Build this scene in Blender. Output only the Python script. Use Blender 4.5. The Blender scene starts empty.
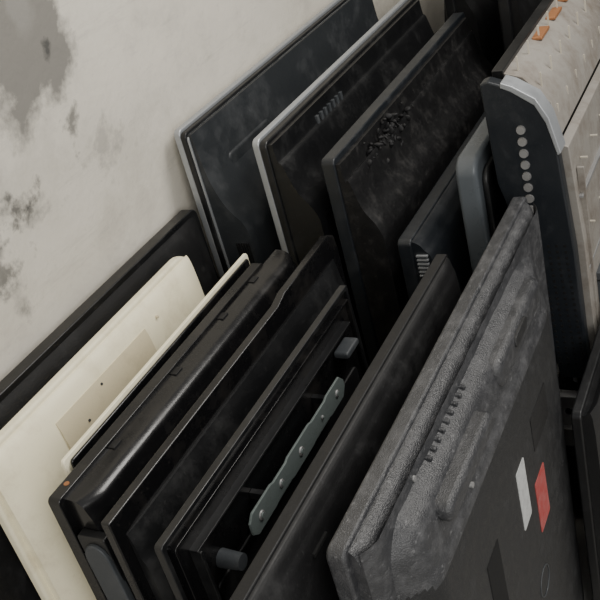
import bpy, math, random
from mathutils import Vector, Matrix
random.seed(7)
L=math.radians(8); CL,SL=math.cos(L),math.sin(L)
CAMZ=1.75
def P2W(m,y,u):   # leaning-stack frame -> world
    return Vector((m*CL-u*SL, y, m*SL+u*CL+CAMZ))
def ubot(m): return (-CAMZ-m*SL)/CL
COL=bpy.context.scene.collection

# ------------------------------------------------------------ materials
def nodes(name):
    mt=bpy.data.materials.new(name); mt.use_nodes=True
    nt=mt.node_tree; b=nt.nodes['Principled BSDF']
    return mt,nt,b
def plastic(name,base,rough=.35,dust=(.25,.24,.22),amount=.3,scale=9,bump=.1,bscale=300,stretch=(1,1,1),metal=0,spec=.4,lo=.5,hi=.8,speck=.12):
    mt,nt,b=nodes(name); N=nt.nodes.new; K=nt.links.new
    tc=N('ShaderNodeTexCoord'); mp=N('ShaderNodeMapping'); mp.inputs['Scale'].default_value=stretch
    K(tc.outputs['Object'],mp.inputs[0])
    n1=N('ShaderNodeTexNoise'); n1.inputs['Scale'].default_value=scale; n1.inputs['Detail'].default_value=10; n1.inputs['Roughness'].default_value=.72
    K(mp.outputs[0],n1.inputs['Vector'])
    r=N('ShaderNodeMapRange'); r.inputs[1].default_value=lo; r.inputs[2].default_value=hi; r.inputs[4].default_value=amount
    K(n1.outputs[0],r.inputs[0])
    n3=N('ShaderNodeTexNoise'); n3.inputs['Scale'].default_value=170; n3.inputs['Detail'].default_value=4
    K(mp.outputs[0],n3.inputs['Vector'])
    r3=N('ShaderNodeMapRange'); r3.inputs[1].default_value=.62; r3.inputs[2].default_value=.74; r3.inputs[4].default_value=speck
    K(n3.outputs[0],r3.inputs[0])
    ad=N('ShaderNodeMath'); ad.operation='ADD'; ad.use_clamp=True
    K(r.outputs[0],ad.inputs[0]); K(r3.outputs[0],ad.inputs[1])
    mx=N('ShaderNodeMix'); mx.data_type='RGBA'; mx.inputs[6].default_value=(*base,1); mx.inputs[7].default_value=(*dust,1)
    K(ad.outputs[0],mx.inputs[0]); K(mx.outputs[2],b.inputs['Base Color'])
    rr=N('ShaderNodeMapRange'); rr.inputs[1].default_value=.3; rr.inputs[2].default_value=.75
    rr.inputs[3].default_value=rough; rr.inputs[4].default_value=min(1,rough+.3)
    K(n1.outputs[0],rr.inputs[0]); K(rr.outputs[0],b.inputs['Roughness'])
    n2=N('ShaderNodeTexNoise'); n2.inputs['Scale'].default_value=bscale; n2.inputs['Detail'].default_value=3
    K(mp.outputs[0],n2.inputs['Vector'])
    bp=N('ShaderNodeBump'); bp.inputs['Strength'].default_value=bump; bp.inputs['Distance'].default_value=.002
    K(n2.outputs[0],bp.inputs['Height']); K(bp.outputs[0],b.inputs['Normal'])
    b.inputs['Metallic'].default_value=metal; b.inputs['Specular IOR Level'].default_value=spec
    return mt
M_black=plastic('black_plastic',(.0065,.0068,.0075),.26,(.12,.12,.118),.24,12,lo=.53,hi=.85,spec=.5)
M_gloss=plastic('gloss_black',(.0045,.0045,.005),.13,(.10,.088,.075),.25,8,.05,lo=.52,hi=.85,spec=.5)
M_navy=plastic('blue_black_plastic',(.010,.0125,.016),.28,(.13,.135,.14),.24,12,lo=.53,hi=.85,spec=.5)
M_slate=plastic('slate_plastic',(.024,.027,.030),.33,(.14,.145,.15),.35,10,lo=.5,hi=.8)
M_grey=plastic('dark_grey_plastic',(.045,.05,.055),.35,(.2,.2,.2),.3)
M_matte=plastic('matte_black',(.007,.007,.0075),.40,(.10,.10,.10),.24,14,.15,lo=.53,hi=.85,spec=.38)
M_dusty=plastic('dusty_black',(.008,.008,.0085),.36,(.13,.122,.115),.32,26,.35,110,lo=.52,hi=.85,spec=.4,speck=.15)
M_scuff_sheen=plastic('scuffed_sheen_plastic',(.026,.027,.030),.30,(.17,.17,.175),.45,46,.65,560,(1,.6,1),lo=.47,hi=.80,speck=.5,spec=.7)  # scuffs, plus the up-facing slope's sheen painted into the grey
M_t5face=plastic('textured_black_back',(.012,.0125,.0135),.36,(.09,.09,.09),.25,26,.5,520,speck=.15,spec=.5)
M_cream=plastic('cream_plastic',(.87,.81,.60),.4,(.48,.40,.25),.55,14,.05,lo=.5,hi=.80)
M_label=plastic('yellowed_label',(.62,.55,.38),.6,(.42,.36,.24),.6,15)
M_silver=plastic('silver_trim',(.42,.44,.46),.3,(.15,.15,.15),.4,25,.1,metal=.6)
M_steel=plastic('galvanised_steel',(.38,.38,.38),.38,(.18,.15,.11),.6,20,.1,metal=.7)
M_bracket=plastic('zinc_bracket',(.15,.18,.175),.4,(.08,.09,.08),.5,30,.2,metal=.3)
M_blueg=plastic('blue_grey_plastic',(.095,.108,.12),.22,(.2,.2,.2),.3)
M_beige=plastic('panel_backplate',(.33,.31,.28),.45,(.12,.09,.065),.8,12,.2,metal=.35,lo=.42,hi=.72)
M_copper=plastic('copper_strip',(.36,.16,.07),.45,(.16,.09,.06),.6,40,metal=.4)
M_brass=plastic('brass_pin',(.60,.56,.47),.4,(.3,.25,.15),.4,metal=.3)
M_white=plastic('white_sticker',(.50,.51,.50),.5,(.2,.2,.2),.7,60,lo=.42)
M_red=plastic('red_sticker',(.36,.055,.05),.5,(.40,.20,.19),.6,50,lo=.42)
M_hole=plastic('dark_recess',(.003,.003,.003),.8,(.01,.01,.01),.2)
M_debris=plastic('soot_debris',(.010,.010,.011),.5,(.09,.085,.08),.5,60,.5,80,spec=.3)

# ------------------------------------------------------------ mesh helpers
import bmesh
def add(name,bm,mat,parent,bevel=0,seg=2,angle=35,smooth=True):
    bmesh.ops.recalc_face_normals(bm,faces=bm.faces)
    me=bpy.data.meshes.new(name); bm.to_mesh(me); bm.free()
    ob=bpy.data.objects.new(name,me); COL.objects.link(ob)
    me.materials.append(mat); ob.parent=parent
    if smooth:
        for p in me.polygons: p.use_smooth=True
        me.set_sharp_from_angle(angle=math.radians(angle))
    if bevel:
        md=ob.modifiers.new('bevel','BEVEL'); md.width=bevel; md.segments=seg; md.limit_method='ANGLE'; md.angle_limit=math.radians(35)
        md.harden_normals=True
    return ob
BOXF=((0,1,3,2),(4,6,7,5),(0,4,5,1),(2,3,7,6),(0,2,6,4),(1,5,7,3))
def multi(name,par,boxes,mat,bevel=0.0008):
    bm=bmesh.new()
    for x0,x1,y0,y1,z0,z1 in boxes:
        v=[bm.verts.new((x,y,z)) for x in (x0,x1) for y in (y0,y1) for z in (z0,z1)]
        for f in BOXF: bm.faces.new([v[i] for i in f])
    return add(name,bm,mat,par,bevel)
def box(name,par,x0,x1,y0,y1,z0,z1,mat,bevel=.002):
    return multi(name,par,[(x0,x1,y0,y1,z0,z1)],mat,bevel)
def prism(name,par,pts,axis,a0,a1,mat,bevel=.002,seg=2):
    """pts: 2D outline; axis 'x' -> pts are (y,z); axis 'y' -> pts are (x,z)"""
    bm=bmesh.new()
    mk=(lambda a,p:(a,p[0],p[1])) if axis=='x' else (lambda a,p:(p[0],a,p[1]))
    A=[bm.verts.new(mk(a0,p)) for p in pts]; B=[bm.verts.new(mk(a1,p)) for p in pts]
    bm.faces.new(A); bm.faces.new(B[::-1]); n=len(pts)
    for i in range(n): bm.faces.new((A[i],A[(i+1)%n],B[(i+1)%n],B[i]))
    return add(name,bm,mat,par,bevel,seg)
def rr(y0,y1,z0,z1,r,n=6):
    out=[]
    for cy,cz,a in ((y1-r,z1-r,0),(y0+r,z1-r,90),(y0+r,z0+r,180),(y1-r,z0+r,270)):
        for i in range(n+1):
            t=math.radians(a+90*i/n); out.append((cy+r*math.cos(t),cz+r*math.sin(t)))
    return out
def slab(name,par,x0,x1,y0,y1,z0,z1,r,mat,bevel=.003):
    return prism(name,par,rr(y0,y1,z0,z1,r),'x',x0,x1,mat,bevel,3)
def frame(name,par,x0,x1,y0,y1,z0,z1,r,w,mat,bevel=.002):
    bm=bmesh.new(); o=rr(y0,y1,z0,z1,r); i=rr(y0+w,y1-w,z0+w,z1-w,max(.004,r-w)); n=len(o)
    V=[[bm.verts.new((x,p[0],p[1])) for p in pts] for x in (x0,x1) for pts in (o,i)]
    for k in range(n):
        j=(k+1)%n
        bm.faces.new((V[0][k],V[0][j],V[1][j],V[1][k])); bm.faces.new((V[2][k],V[3][k],V[3][j],V[2][j]))
        bm.faces.new((V[0][k],V[2][k],V[2][j],V[0][j])); bm.faces.new((V[1][k],V[1][j],V[3][j],V[3][k]))
    return add(name,bm,mat,par,bevel)
def smoothprof(pr,n=5):
    out=[]
    P=[pr[0]]+list(pr)+[pr[-1]]
    for i in range(1,len(P)-2):
        for k in range(n):
            t=k/n; p0,p1,p2,p3=P[i-1],P[i],P[i+1],P[i+2]
            out.append(tuple(.5*((2*p1[c])+(-p0[c]+p2[c])*t+(2*p0[c]-5*p1[c]+4*p2[c]-p3[c])*t*t+(-p0[c]+3*p1[c]-3*p2[c]+p3[c])*t**3) for c in (0,1)))
    out.append(pr[-1]); return out
def shell(name,par,prof,x0,y0,y1,e,kend,mat,mat2=None,zsplit=None,wob=0,e2=None,zend=0):
    """moulded back cover. prof: list (z, x) from top to bottom; tapers near both ends."""
    pr=smoothprof(prof); e2=e2 or e
    bm=bmesh.new(); ys=[];n=8
    for i in range(n+1): ys.append((y0+e*i/n, kend+(1-kend)*math.sin(math.pi/2*i/n)))
    for i in range(1,40): ys.append((y0+e+(y1-y0-e-e2)*i/40,1))
    for i in range(n,-1,-1): ys.append((y1-e2*i/n, kend+(1-kend)*math.sin(math.pi/2*i/n)))
    S=[]
    for (y,k) in ys:
        zt,zb=pr[0][0],pr[-1][0]
        loop=[(x0,zt)]+[(x0+k*(x-x0)+(wob*random.uniform(-1,1) if k==1 else 0),z-zend*(1-k)*(z-zb)/(zt-zb)) for z,x in pr]+[(x0,zb)]
        loop[0]=(x0,loop[1][1])
        S.append([bm.verts.new((x,y,z)) for x,z in loop])
    m=len(S[0])
    for a,b in zip(S,S[1:]):
        for j in range(m):
            jj=(j+1)%m; f=bm.faces.new((a[j],a[jj],b[jj],b[j]))
            if mat2 and (a[j].co.z+a[jj].co.z)/2<zsplit: f.material_index=1
    bm.faces.new(S[0]); bm.faces.new(S[-1][::-1])
    ob=add(name,bm,mat,par,0,angle=50)
    if mat2: ob.data.materials.append(mat2)
    return ob
def disc(name,par,axis,c,r,h,mat,n=16):
    bm=bmesh.new(); bmesh.ops.create_cone(bm,cap_ends=True,segments=n,radius1=r,radius2=r*.85,depth=h)
    R=Matrix.Rotation(math.pi/2,4,'Y') if axis=='x' else (Matrix.Rotation(math.pi/2,4,'X') if axis=='y' else Matrix.Identity(4))
    bm.transform(Matrix.Translation(c)@R)
    return add(name,bm,mat,par,0)
def root(name,m,y0,u=None,extra=0,yaw=0):
    e=bpy.data.objects.new(name,None); COL.objects.link(e); e.empty_display_size=.1
    if u is None: u=ubot(m)
    e.location=P2W(m,y0,u); e.rotation_euler=(0,-(L+math.radians(extra)),math.radians(yaw))
    return e
def crumbs(name,par,n,cx,cy,cz,sx,sy,sz,r0,r1,mat,slope=0):
    bm=bmesh.new()
    for _ in range(n):
        y=random.gauss(0,.5)*sy; dz=random.gauss(0,.5)*sz
        r=random.uniform(r0,r1)
        M=Matrix.Translation((cx+random.uniform(-1,1)*sx-slope*dz,cy+y,cz+dz))@Matrix.Rotation(random.uniform(0,6),4,'X')@Matrix.Rotation(random.uniform(0,6),4,'Z')@Matrix.Diagonal((random.uniform(.4,1.6),random.uniform(.5,2.2),random.uniform(.4,1),1))
        bmesh.ops.create_icosphere(bm,subdivisions=2,radius=r,matrix=M)
    return add(name,bm,mat,par,0,angle=80)

# ------------------------------------------------------------ room
def wallmat():
    mt,nt,b=nodes('dirty_plaster'); N=nt.nodes.new; K=nt.links.new
    tc=N('ShaderNodeTexCoord')
    def noise(s,d=8,ro=.6,sc=None):
        n=N('ShaderNodeTexNoise'); n.inputs['Scale'].default_value=s; n.inputs['Detail'].default_value=d; n.inputs['Roughness'].default_value=ro
        if sc:
            mp=N('ShaderNodeMapping'); mp.inputs['Scale'].default_value=sc; mp.inputs['Rotation'].default_value=(.5,0,0)
            K(tc.outputs['Object'],mp.inputs[0]); K(mp.outputs[0],n.inputs['Vector'])
        else: K(tc.outputs['Object'],n.inputs['Vector'])
        return n
    def mr(src,a,b_,c=0,d=1):
        r=N('ShaderNodeMapRange'); r.inputs[1].default_value=a; r.inputs[2].default_value=b_; r.inputs[3].default_value=c; r.inputs[4].default_value=d
        K(src,r.inputs[0]); return r.outputs[0]
    def mix(f,c1,c2):
        m=N('ShaderNodeMix'); m.data_type='RGBA'; K(f,m.inputs[0])
        for i,c in ((6,c1),(7,c2)):
            if isinstance(c,tuple): m.inputs[i].default_value=(*c,1)
            else: K(c,m.inputs[i])
        return m.outputs[2]
    def math_(op,a,bb):
        m=N('ShaderNodeMath'); m.operation=op; m.use_clamp=(op!='ADD' and op!='SUBTRACT')
        for i,c in enumerate((a,bb)):
            if isinstance(c,(int,float)): m.inputs[i].default_value=c
            else: K(c,m.inputs[i])
        return m.outputs[0]
    def blob(y,z,ry,rz,amp=.6,sc=9,e0=1.0,e1=.8):
        mp=N('ShaderNodeMapping'); mp.vector_type='POINT'
        mp.inputs['Location'].default_value=(0,-y/ry,-z/rz); mp.inputs['Scale'].default_value=(0,1/ry,1/rz)
        K(tc.outputs['Object'],mp.inputs[0])
        ln=N('ShaderNodeVectorMath'); ln.operation='LENGTH'; K(mp.outputs[0],ln.inputs[0])
        n=noise(sc); s=math_('ADD',ln.outputs['Value'],mr(n.outputs[0],.3,.7,-amp,amp))
        return mr(s,e0,e1)
    base=mix(mr(noise(3).outputs[0],.35,.7),(.78,.735,.64),(.67,.63,.545))
    base=mix(mr(noise(60,10,.7).outputs[0],.58,.75,0,.3),base,(.45,.42,.36))
    base=mix(mr(noise(6,10,.7).outputs[0],.52,.72,0,.35),base,(.44,.415,.36))
    base=mix(mr(noise(7,9,.75,(1,.5,3.5)).outputs[0],.56,.74,0,.4),base,(.36,.345,.31))
    p=blob(1.19,1.30,.135,.175,.35,11,1.0,.72)
    base=mix(math_('MULTIPLY',p,.92),base,(.215,.205,.185))
    q1=blob(1.20,1.33,.03,.05,.5,16,1.0,.4)
    base=mix(math_('MULTIPLY',q1,.35),base,(.40,.385,.35))
    p2=blob(1.02,1.12,.06,.10,.6,9,1.0,.4)
    base=mix(math_('MULTIPLY',p2,.3),base,(.28,.27,.25))
    for (y,z,ry,rz,k) in ((1.05,1.035,.055,.035,.8),(1.25,1.11,.022,.04,.7),(.98,.97,.05,.07,.6),(1.10,1.0,.06,.03,.5),(1.24,1.25,.012,.02,.8),(1.33,1.02,.06,.05,.35),(1.0,.90,.03,.06,.4)):
        s=blob(y,z,ry,rz,1.2,24,1.0,-.1)
        base=mix(math_('MULTIPLY',s,k),base,(.07,.07,.068))
    K(base,b.inputs['Base Color']); b.inputs['Roughness'].default_value=.95; b.inputs['Specular IOR Level'].default_value=.15
    bp=N('ShaderNodeBump'); bp.inputs['Strength'].default_value=.5; bp.inputs['Distance'].default_value=.006
    K(noise(14,12,.7).outputs[0],bp.inputs['Height']); K(bp.outputs[0],b.inputs['Normal'])
    return mt
M_wall=wallmat()
M_floor=plastic('concrete_floor',(.30,.29,.27),.8,(.12,.12,.11),.6,5,.4,60)
M_back=plastic('dark_back_wall',(.06,.06,.058),.8,(.12,.12,.11),.5,4,.3,40)
WX=-1.105
box('wall_left',None,WX-.15,WX,-1.5,3.6,0,3.2,M_wall,0)
box('wall_back',None,WX,2.6,3.45,3.6,0,3.2,M_back,0)
box('floor',None,WX-.15,2.6,-1.5,3.6,-.1,0,M_floor,0)

# ------------------------------------------------------------ front row
# black TV against wall
h=-.79-ubot(-1.205)
t=root('flat_screen_tv',-1.205,.50)
slab('bezel',t,0,.03,0,1.01,0,h,.02,M_black)
shell('back_cover',t,[(h-.012,.031),(h-.05,.045),(h-.15,.058),(h-.5,.075),(.03,.05)],.028,.015,.995,.05,.3,M_matte)

# cream TV cover
h=-.785-ubot(-1.10)
t=root('cream_tv_back_cover',-1.10,.69)
slab('rim',t,0,.02,0,.635,0,h,.045,M_cream,.006)
shell('back_cover',t,[(h-.010,.022),(h-.03,.034),(h-.1,.044),(h-.3,.055),(.02,.05)],.018,.012,.623,.05,.45,M_cream)
prism('yellowed_label',t,[(.0385,h-.044),(.0425,h-.060),(.0455,h-.085),(.0485,h-.115),(.043,h-.115),(.040,h-.085),(.036,h-.060),(.033,h-.044)],'y',.15,.42,M_label,0)
for i,(y,z) in enumerate(((.21,h-.085),(.27,h-.055),(.46,h-.045),(.09,h-.25))):
    disc(f'screw_{i}',t,'x',(.0395 if z>h-.06 else (.044 if z>h-.1 else .050),y,z),.003,.006,M_label if i>1 else M_grey)

# cream front frame
h=-.80-ubot(-.958)
t=root('cream_tv_bezel',-.958,.735,yaw=.3)
frame('frame',t,0,.007,0,.60,0,h,.006,.035,M_cream,.002)
slab('screen_glass',t,.0075,.014,.01,.59,.01,h-.006,.006,M_gloss)

# glossy black TV (near corner)
h=-.805-ubot(-.93)
t=root('flat_screen_tv',-.93,.665)
slab('bezel',t,0,.022,0,.645,0,h,.008,M_gloss,.002)
shell('back_cover',t,[(h-.006,.030),(h-.012,.055),(h-.03,.068),(h-.09,.080),(h-.4,.098),(.03,.08)],.021,.012,.70,.04,.7,M_gloss)
slab('speaker_grille',t,.03,.08,-.004,.014,h-.33,h-.06,.004,M_black,.003)
prism('side_foot',t,[(.057+.022*math.cos(a),h-.10+.03*math.sin(a)) for a in [math.pi*i/8 for i in range(9)]]+[(.040,h-.36),(.085,h-.36)],'y',-.010,.004,M_grey,.003)
disc('rust_screw',t,'z',(.011,.035,h-.001),.005,.004,M_copper)
multi('clips',t,[(.022,.035,y,y+.02,h-.02,h-.004) for y in (.12,.3,.46,.58)],M_matte)

# second black TV, slightly higher, longer
h=-.79-ubot(-.815)
t=root('flat_screen_tv',-.815,.64)
prism('bezel',t,[(0,0),(.77,0),(.77,h-.04),(.765,h-.012),(.74,h),(.55,h-.004),(.52,h-.012),(.10,h-.012),(0,h-.012)],'x',0,.016,M_gloss,.003,3)
shell('back_cover',t,[(h-.05,.02),(h-.09,.035),(h-.2,.055),(.04,.05)],.015,.02,.74,.05,.4,M_black)

# open chassis TV (thin rimmed housing) with bracket
h=-.80-ubot(-.712)
t=root('opened_tv_chassis',-.712,.62)
slab('panel',t,0,.006,0,.61,0,h-.004,.006,M_gloss,.001)
frame('frame_lip',t,.0,.013,-.003,.613,-.0,h,.006,.008,M_black,.002)
frame('inner_lip',t,.005,.018,.012,.598,.03,h-.018,.006,.004,M_gloss,.001)
slab('inner_plate',t,.005,.012,.018,.592,.05,h-.024,.006,M_gloss,.001)
slab('plate_emboss',t,.011,.017,.06,.57,.1,h-.14,.01,M_matte,.003)
def bracket(par,x,y0,y1,zc):
    w=.020
    top=[(y0,zc+.5*w),(y0+.012,zc+w),(y0+.07,zc+w),(y0+.078,zc+.85*w),(y0+.12,zc+.85*w),(y0+.128,zc+w),(y1-.13,zc+w),(y1-.122,zc+.85*w),(y1-.07,zc+.85*w),(y1-.062,zc+w),(y1-.012,zc+w),(y1,zc+.3*w)]
    bot=[(y,2*zc-z) for y,z in top][::-1]
    prism('metal_bracket',par,top+bot,'x',x,x+.004,M_bracket,.001)
    box('bracket_flange',par,x-.014,x+.003,y0+.015,y1-.015,zc-w,zc-w+.003,M_bracket,.001)
    for i,(y,r) in enumerate(((y0+.03,.008),(y0+.095,.007),(y0+.165,.008),(y1-.03,.007),(y1-.09,.004))):
        disc(f'bracket_hole_rim_{i}',par,'x',(x+.0045,y,zc),r,.003,M_steel)
        disc(f'bracket_hole_{i}',par,'x',(x+.0062,y,zc),r*.6,.002,M_bracket)
bracket(t,.043,.13,.465,h-.096)
multi('standoffs',t,[(.012,.044,.19,.20,h-.10,h-.088),(.012,.044,.41,.42,h-.10,h-.088)],M_black)
disc('boss_near',t,'x',(.030,.09,h-.115),.014,.035,M_grey)
prism('boss_far',t,rr(.51,.56,h-.085,h-.072,.005),'x',.012,.040,M_grey,.004)
multi('ribs',t,[(.011,.026,.04,.57,h-.052,h-.048),(.011,.03,.04,.045,h-.3,h-.05)],M_black)

# plain black TV behind the big one
h=-.805-ubot(-.575)
t=root('flat_screen_tv',-.575,.53)
slab('bezel',t,0,.02,0,.82,0,h,.008,M_matte,.003)
shell('back_cover',t,[(h-.004,.024),(h-.02,.034),(h-.08,.046),(h-.4,.06),(.03,.05)],.018,.006,.81,.04,.6,M_matte)
multi('slots',t,[(.040,.048,.40,.43,h-.075,h-.067),(.035,.046,.16,.20,h-.05,h-.044)],M_hole)

# big scuffed TV in front
h=-.80-ubot(-.49)
t=root('large_flat_screen_tv',-.49,.655)
LY=.90
prism('bezel',t,rr(0,LY,0,h,.014),'x',0,.026,M_scuff_sheen,.005,3)
shell('outer_step',t,[(h-.006,.030),(h-.014,.042),(h-.035,.050),(h-.08,.055),(.03,.05)],.02,.012,LY-.02,.03,.6,M_scuff_sheen,wob=.0009)
shell('back_cover',t,[(h-.022,.045),(h-.028,.062),(h-.042,.080),(h-.075,.089),(h-.10,.093),(h-.14,.100),(h-.30,.102),(.05,.100)],.03,.04,LY-.09,.06,.30,M_scuff_sheen,M_t5face,h-.125,e2=.16,zend=.05)  # sheen painted in as lighter scuffed grey above the split, black face below
prism('moulded_ridge',t,rr(.14,.34,h-.078,h-.045,.014),'x',.070,.106,M_scuff_sheen,.010,4)
prism('moulded_step_far',t,rr(.42,.68,h-.085,h-.035,.02),'x',.055,.096,M_scuff_sheen,.014,4)
prism('moulded_dimple',t,rr(.50,.57,h-.062,h-.042,.01),'x',.085,.0985,M_t5face,.003,3)
multi('top_vents',t,[(.048,.0640,y,y+.007,h-.030,h-.0225) for y in [.20+.019*i for i in range(9)]],M_scuff_sheen,.0018)
box('input_recess',t,.094,.1033,.22,.28,h-.38,h-.24,M_hole,.003)
slab('white_sticker',t,.1018,.1030,.395,.44,h-.345,h-.225,.004,M_white,0)
slab('red_sticker',t,.1018,.1030,.475,.535,h-.43,h-.32,.004,M_red,0)
slab('grey_label',t,.1015,.1027,.50,.60,h-.27,h-.20,.004,M_matte,0)
bpy.ops.mesh.primitive_torus_add(major_radius=.028,minor_radius=.0012,rotation=(0,math.pi/2,0),location=(0,0,0))
o=bpy.context.object; o.name='embossed_ring'; o.parent=t; o.location=(.1018,.455,h-.525); o.data.materials.append(M_grey)
for i,(y,z,x) in enumerate(((.03,h-.03,.042),(.24,h-.10,.092),(.86,h-.04,.045),(.16,h-.022,.050))):
    disc(f'screw_{i}',t,'x',(x+.003,y,z),.005,.006,M_steel)

# ------------------------------------------------------------ rear row
def scurve(h,a=.03,b=.10,dz=.0):
    return [(h-.012,a),(h-.05,a+.004),(h-.12+dz,a+.012),(h-.18+dz,a+.45*(b-a)),(h-.23+dz,b-.006),(h-.30+dz,b),(h-.6,b),(.05,b-.01)]
# R1
h=-.62-ubot(-1.18)
t=root('flat_screen_tv',-1.18,1.52)
slab('silver_frame',t,0,.016,0,1.05,0,h,.012,M_silver,.003)
slab('bezel',t,.016,.03,-.002,1.05,0,h-.006,.012,M_black,.003)
frame('silver_inner_frame',t,.030,.035,.0,1.045,.01,h-.012,.012,.010,M_silver,.001)
shell('back_cover',t,scurve(h,.04,.115),.03,.004,1.03,.02,.96,M_slate)
multi('end_vents',t,[(.070+.006*i,.073+.006*i,.001,.035,h-.32,h-.27) for i in range(6)],M_hole)
prism('moulded_ledge',t,rr(.10,.30,h-.14,h-.10,.012),'x',.04,.054,M_slate,.008)
# R2
h=-.655-ubot(-1.005)
t=root('flat_screen_tv',-1.005,1.53)
slab('silver_frame',t,0,.016,0,.95,0,h,.014,M_silver,.003)
slab('bezel',t,.016,.034,-.002,.95,0,h-.005,.014,M_black,.004)
shell('back_cover',t,scurve(h,.045,.115,.06),.034,.003,.93,.02,.96,M_black)
multi('top_vents',t,[(.046,.053,y,y+.010,h-.055,h-.036) for y in [.20+.022*i for i in range(7)]],M_grey)
# R3
h=-.70-ubot(-.855)
t=root('flat_screen_tv',-.855,1.52)
slab('bezel',t,0,.03,0,.9,0,h,.012,M_navy,.004)
shell('back_cover',t,scurve(h,.04,.105,.07),.028,.004,.88,.03,.93,M_dusty,wob=.0006)
crumbs('dust_clumps',t,80,.052,.24,h-.05,.004,.12,.05,.002,.007,M_debris,.1)
# R4 lower with vents
h=-.865-ubot(-.715)
t=root('flat_screen_tv',-.715,1.49)
slab('bezel',t,0,.03,0,.8,0,h,.012,M_navy,.004)
shell('back_cover',t,[(h-.004,.034),(h-.02,.055),(h-.08,.075),(h-.4,.08),(.05,.08)],.028,.004,.78,.02,.9,M_navy)
multi('end_vents',t,[(.036,.060,-.002,.01,h-.035-.009*i,h-.031-.009*i) for i in range(6)],M_silver)
# R5 silver-cornered
h=-.745-ubot(-.61)
t=root('silver_flat_screen_tv',-.61,1.585)
slab('bezel',t,0,.045,0,.75,0,h,.035,M_blueg,.010)
slab('back_cover',t,.045,.058,.02,.72,.02,h-.03,.03,M_black,.006)
# tall black one behind filling between
h=-.56-ubot(-.70)
t=root('flat_screen_tv',-.705,2.32)
slab('bezel',t,0,.03,0,.8,0,h,.02,M_black,.006)
shell('back_cover',t,scurve(h,.04,.10),.028,.01,.78,.04,.8,M_matte)

# lower TV carrying the opened panel, steel bracket on its near end
h=-1.275-ubot(-.53)
t=root('flat_screen_tv',-.53,1.60)
slab('bezel',t,0,.03,0,.7,0,h,.02,M_black,.005)
shell('back_cover',t,[(h-.004,.05),(h-.03,.12),(h-.1,.145),(.04,.145)],.028,.01,.68,.04,.8,M_black)
multi('top_rails',t,[(.05,.06,.03,.6,h-.02,h+.000),(.09,.10,.03,.6,h-.02,h+.0)],M_steel)
multi('steel_end_bracket',t,[(.06,.17,-.006,.004,h-.17,h-.02),(.06,.065,-.02,.0,h-.17,h-.02),(.105,.109,-.02,.0,h-.17,h-.02),(.06,.17,-.02,.0,h-.025,h-.020),(.06,.17,-.02,.0,h-.115,h-.110)],M_steel,.001)
disc('bracket_screw',t,'y',(.083,-.007,h-.07),.008,.006,M_hole)

# opened display panel: dark end plate + metal back
t=root('opened_lcd_panel',0,1.60,0)
t.location=P2W(-.458,1.60,-1.262)
def q(m,u): return (m+.458,u+1.262)
out=[q(*p) for p in ((-.54,-.60),(-.525,-.595),(-.48,-.612),(-.445,-.64),(-.427,-.67),(-.413,-.73),(-.400,-.95),(-.396,-1.26),(-.458,-1.26),(-.470,-1.12),(-.485,-.97),(-.515,-.87),(-.533,-.80))]
prism('end_plate',t,out,'y',0,.03,M_navy,.004)
inn=[q(*p) for p in ((-.525,-.615),(-.48,-.63),(-.437,-.68),(-.422,-.74),(-.412,-.95),(-.408,-1.25),(-.452,-1.25),(-.475,-.98),(-.52,-.80))]
prism('panel_body',t,inn,'y',.03,.85,M_black,.003)
lip=[q(*p) for p in ((-.500,-.598),(-.48,-.606),(-.440,-.632),(-.420,-.67),(-.405,-.74),(-.412,-.745),(-.427,-.68),(-.444,-.645),(-.483,-.617),(-.502,-.608))]
prism('grey_lip',t,lip,'y',-.004,.04,M_silver,.002)
for i in range(9):
    u=-.692-.0235*i
    disc(f'hole_rim_{i}',t,'y',(q(-.474,u)[0],-.001,q(0,u)[1]),.0095,.005,M_steel)
perf=[]
for r_ in range(22):
    for c_ in range(4):
        u=-.94-.0135*r_; m=-.468+.016*c_+.0006*r_
        x,z=q(m,u); perf.append((x,x+.005,-.0015,.004,z,z+.005))
multi('perforation',t,perf,M_hole,0)
bp=[q(*p) for p in ((-.418,-.74),(-.400,-.745),(-.388,-.95),(-.384,-1.24),(-.41,-1.24))]
prism('metal_backplate',t,bp,'y',.035,.83,M_beige,.002)
tp=[q(*p) for p in ((-.520,-.612),(-.48,-.622),(-.437,-.672),(-.420,-.735),(-.415,-.73),(-.428,-.665),(-.475,-.612),(-.515,-.600))]
prism('metal_top_plate',t,tp,'y',.055,.83,M_beige,.002)
box('black_edge_strip',t,q(-.53,0)[0],q(-.508,0)[0],.05,.84,q(0,-.62)[1],q(0,-.594)[1],M_black,.002)
pl=[]
for i in range(9):
    y=.08+.085*i
    for (m,u) in ((-.49,-.603),(-.45,-.637),(-.425,-.70)):
        x,z=q(m,u); pl.append((x,x+.003,y,y+.003,z-.01,z+.022))
for i in range(7):
    for j in range(3):
        x,z=q(-.392+.003*j,-.80-.14*j); pl.append((x-.004,x+.010,.10+.10*i,.103+.10*i,z,z+.003))
multi('brass_pins',t,pl,M_brass,0)
for i in range(3):
    x,z=q(-.500,-.607); slab(f'copper_tape_{i}',t,x,x+.02,.24+.12*i,.31+.12*i,z-.001,z+.006,.003,M_copper,.001)
multi('stiffener_ribs',t,[(q(-.394,0)[0],q(-.386,0)[0],.05,.8,q(0,u)[1],q(0,u)[1]+.006) for u in (-.86,-1.02)],M_steel)
multi('cross_ribs',t,[(q(-.395,0)[0],q(-.382,0)[0],y,y+.006,q(0,-1.22)[1],q(0,-.80)[1]) for y in (.06,.36)],M_beige)
multi('circuit_boards',t,[(q(-.395,0)[0],q(-.378,0)[0],.10,.24,q(0,-1.15)[1],q(0,-1.06)[1])],M_grey,.001)

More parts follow.
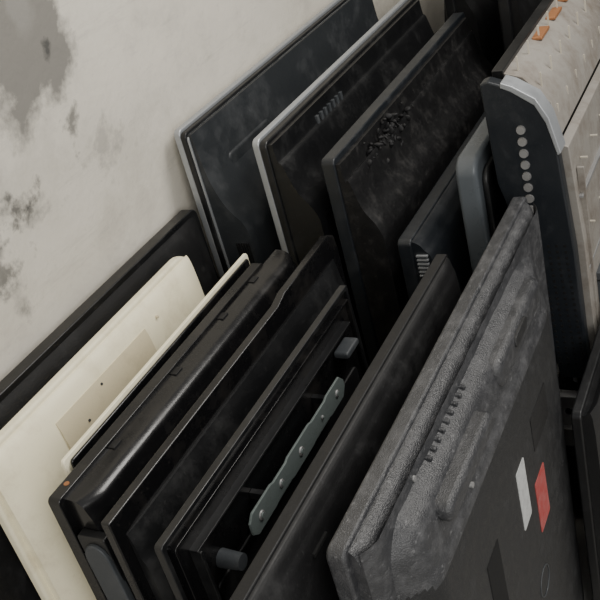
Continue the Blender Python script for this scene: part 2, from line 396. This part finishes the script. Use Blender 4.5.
# dark TV standing against the big one's far half
t=root('flat_screen_tv',-.372,1.33)
h=-1.13-ubot(-.372)
slab('bezel',t,0,.02,0,.62,0,h,.015,M_black,.004)
shell('back_cover',t,[(h-.006,.03),(h-.05,.05),(.05,.055)],.018,.006,.60,.04,.7,M_black)
# far TVs on the right
for (m,y,ut,mt) in ((-.30,2.15,-.50,M_blueg),(-.12,2.2,-.55,M_black),(-.50,2.62,-.42,M_black),(-.95,2.62,-.55,M_black)):
    h=ut-ubot(m); t=root('flat_screen_tv',m,y)
    slab('bezel',t,0,.03,0,.75,0,h,.02,mt,.005)
    shell('back_cover',t,scurve(h,.04,.10),.028,.01,.73,.04,.8,M_matte)

# ------------------------------------------------------------ light
def area(name,loc,tgt,size,power,col):
    d=bpy.data.lights.new(name,'AREA'); d.size=size; d.energy=power; d.color=col
    o=bpy.data.objects.new(name,d); COL.objects.link(o); o.location=loc
    o.rotation_euler=(Vector(tgt)-Vector(loc)).to_track_quat('-Z','Y').to_euler()
area('ceiling_lamp',(.4,2.1,3.0),(-.7,1.2,.9),1.1,52,(1,.965,.91))
area('camera_side_fill',(1.2,-.9,2.4),(-.8,1.3,.9),1.5,50,(1,.98,.94))  # fill lamp added on the camera side, no doorway there
w=bpy.data.worlds.new('world'); bpy.context.scene.world=w; w.use_nodes=True
w.node_tree.nodes['Background'].inputs[0].default_value=(1,.985,.96,1)
w.node_tree.nodes['Background'].inputs[1].default_value=.55

# ------------------------------------------------------------ camera
def dirW(v): return P2W(*v)-P2W(0,0,0)
R=dirW((.8806,.412,-.2353)); U=dirW((-.0323,.547,.8367))
R.normalize(); B=R.cross(U).normalized(); U=B.cross(R).normalized()
cd=bpy.data.cameras.new('camera'); cam=bpy.data.objects.new('camera',cd); COL.objects.link(cam)
Mx=Matrix.Identity(4)
for i in range(3): Mx[i][0]=R[i];Mx[i][1]=U[i];Mx[i][2]=B[i]
Mx.translation=Vector((0,0,CAMZ)); cam.matrix_world=Mx
cd.sensor_width=36; cd.lens=36*946/600; cd.clip_start=.02
bpy.context.scene.camera=cam
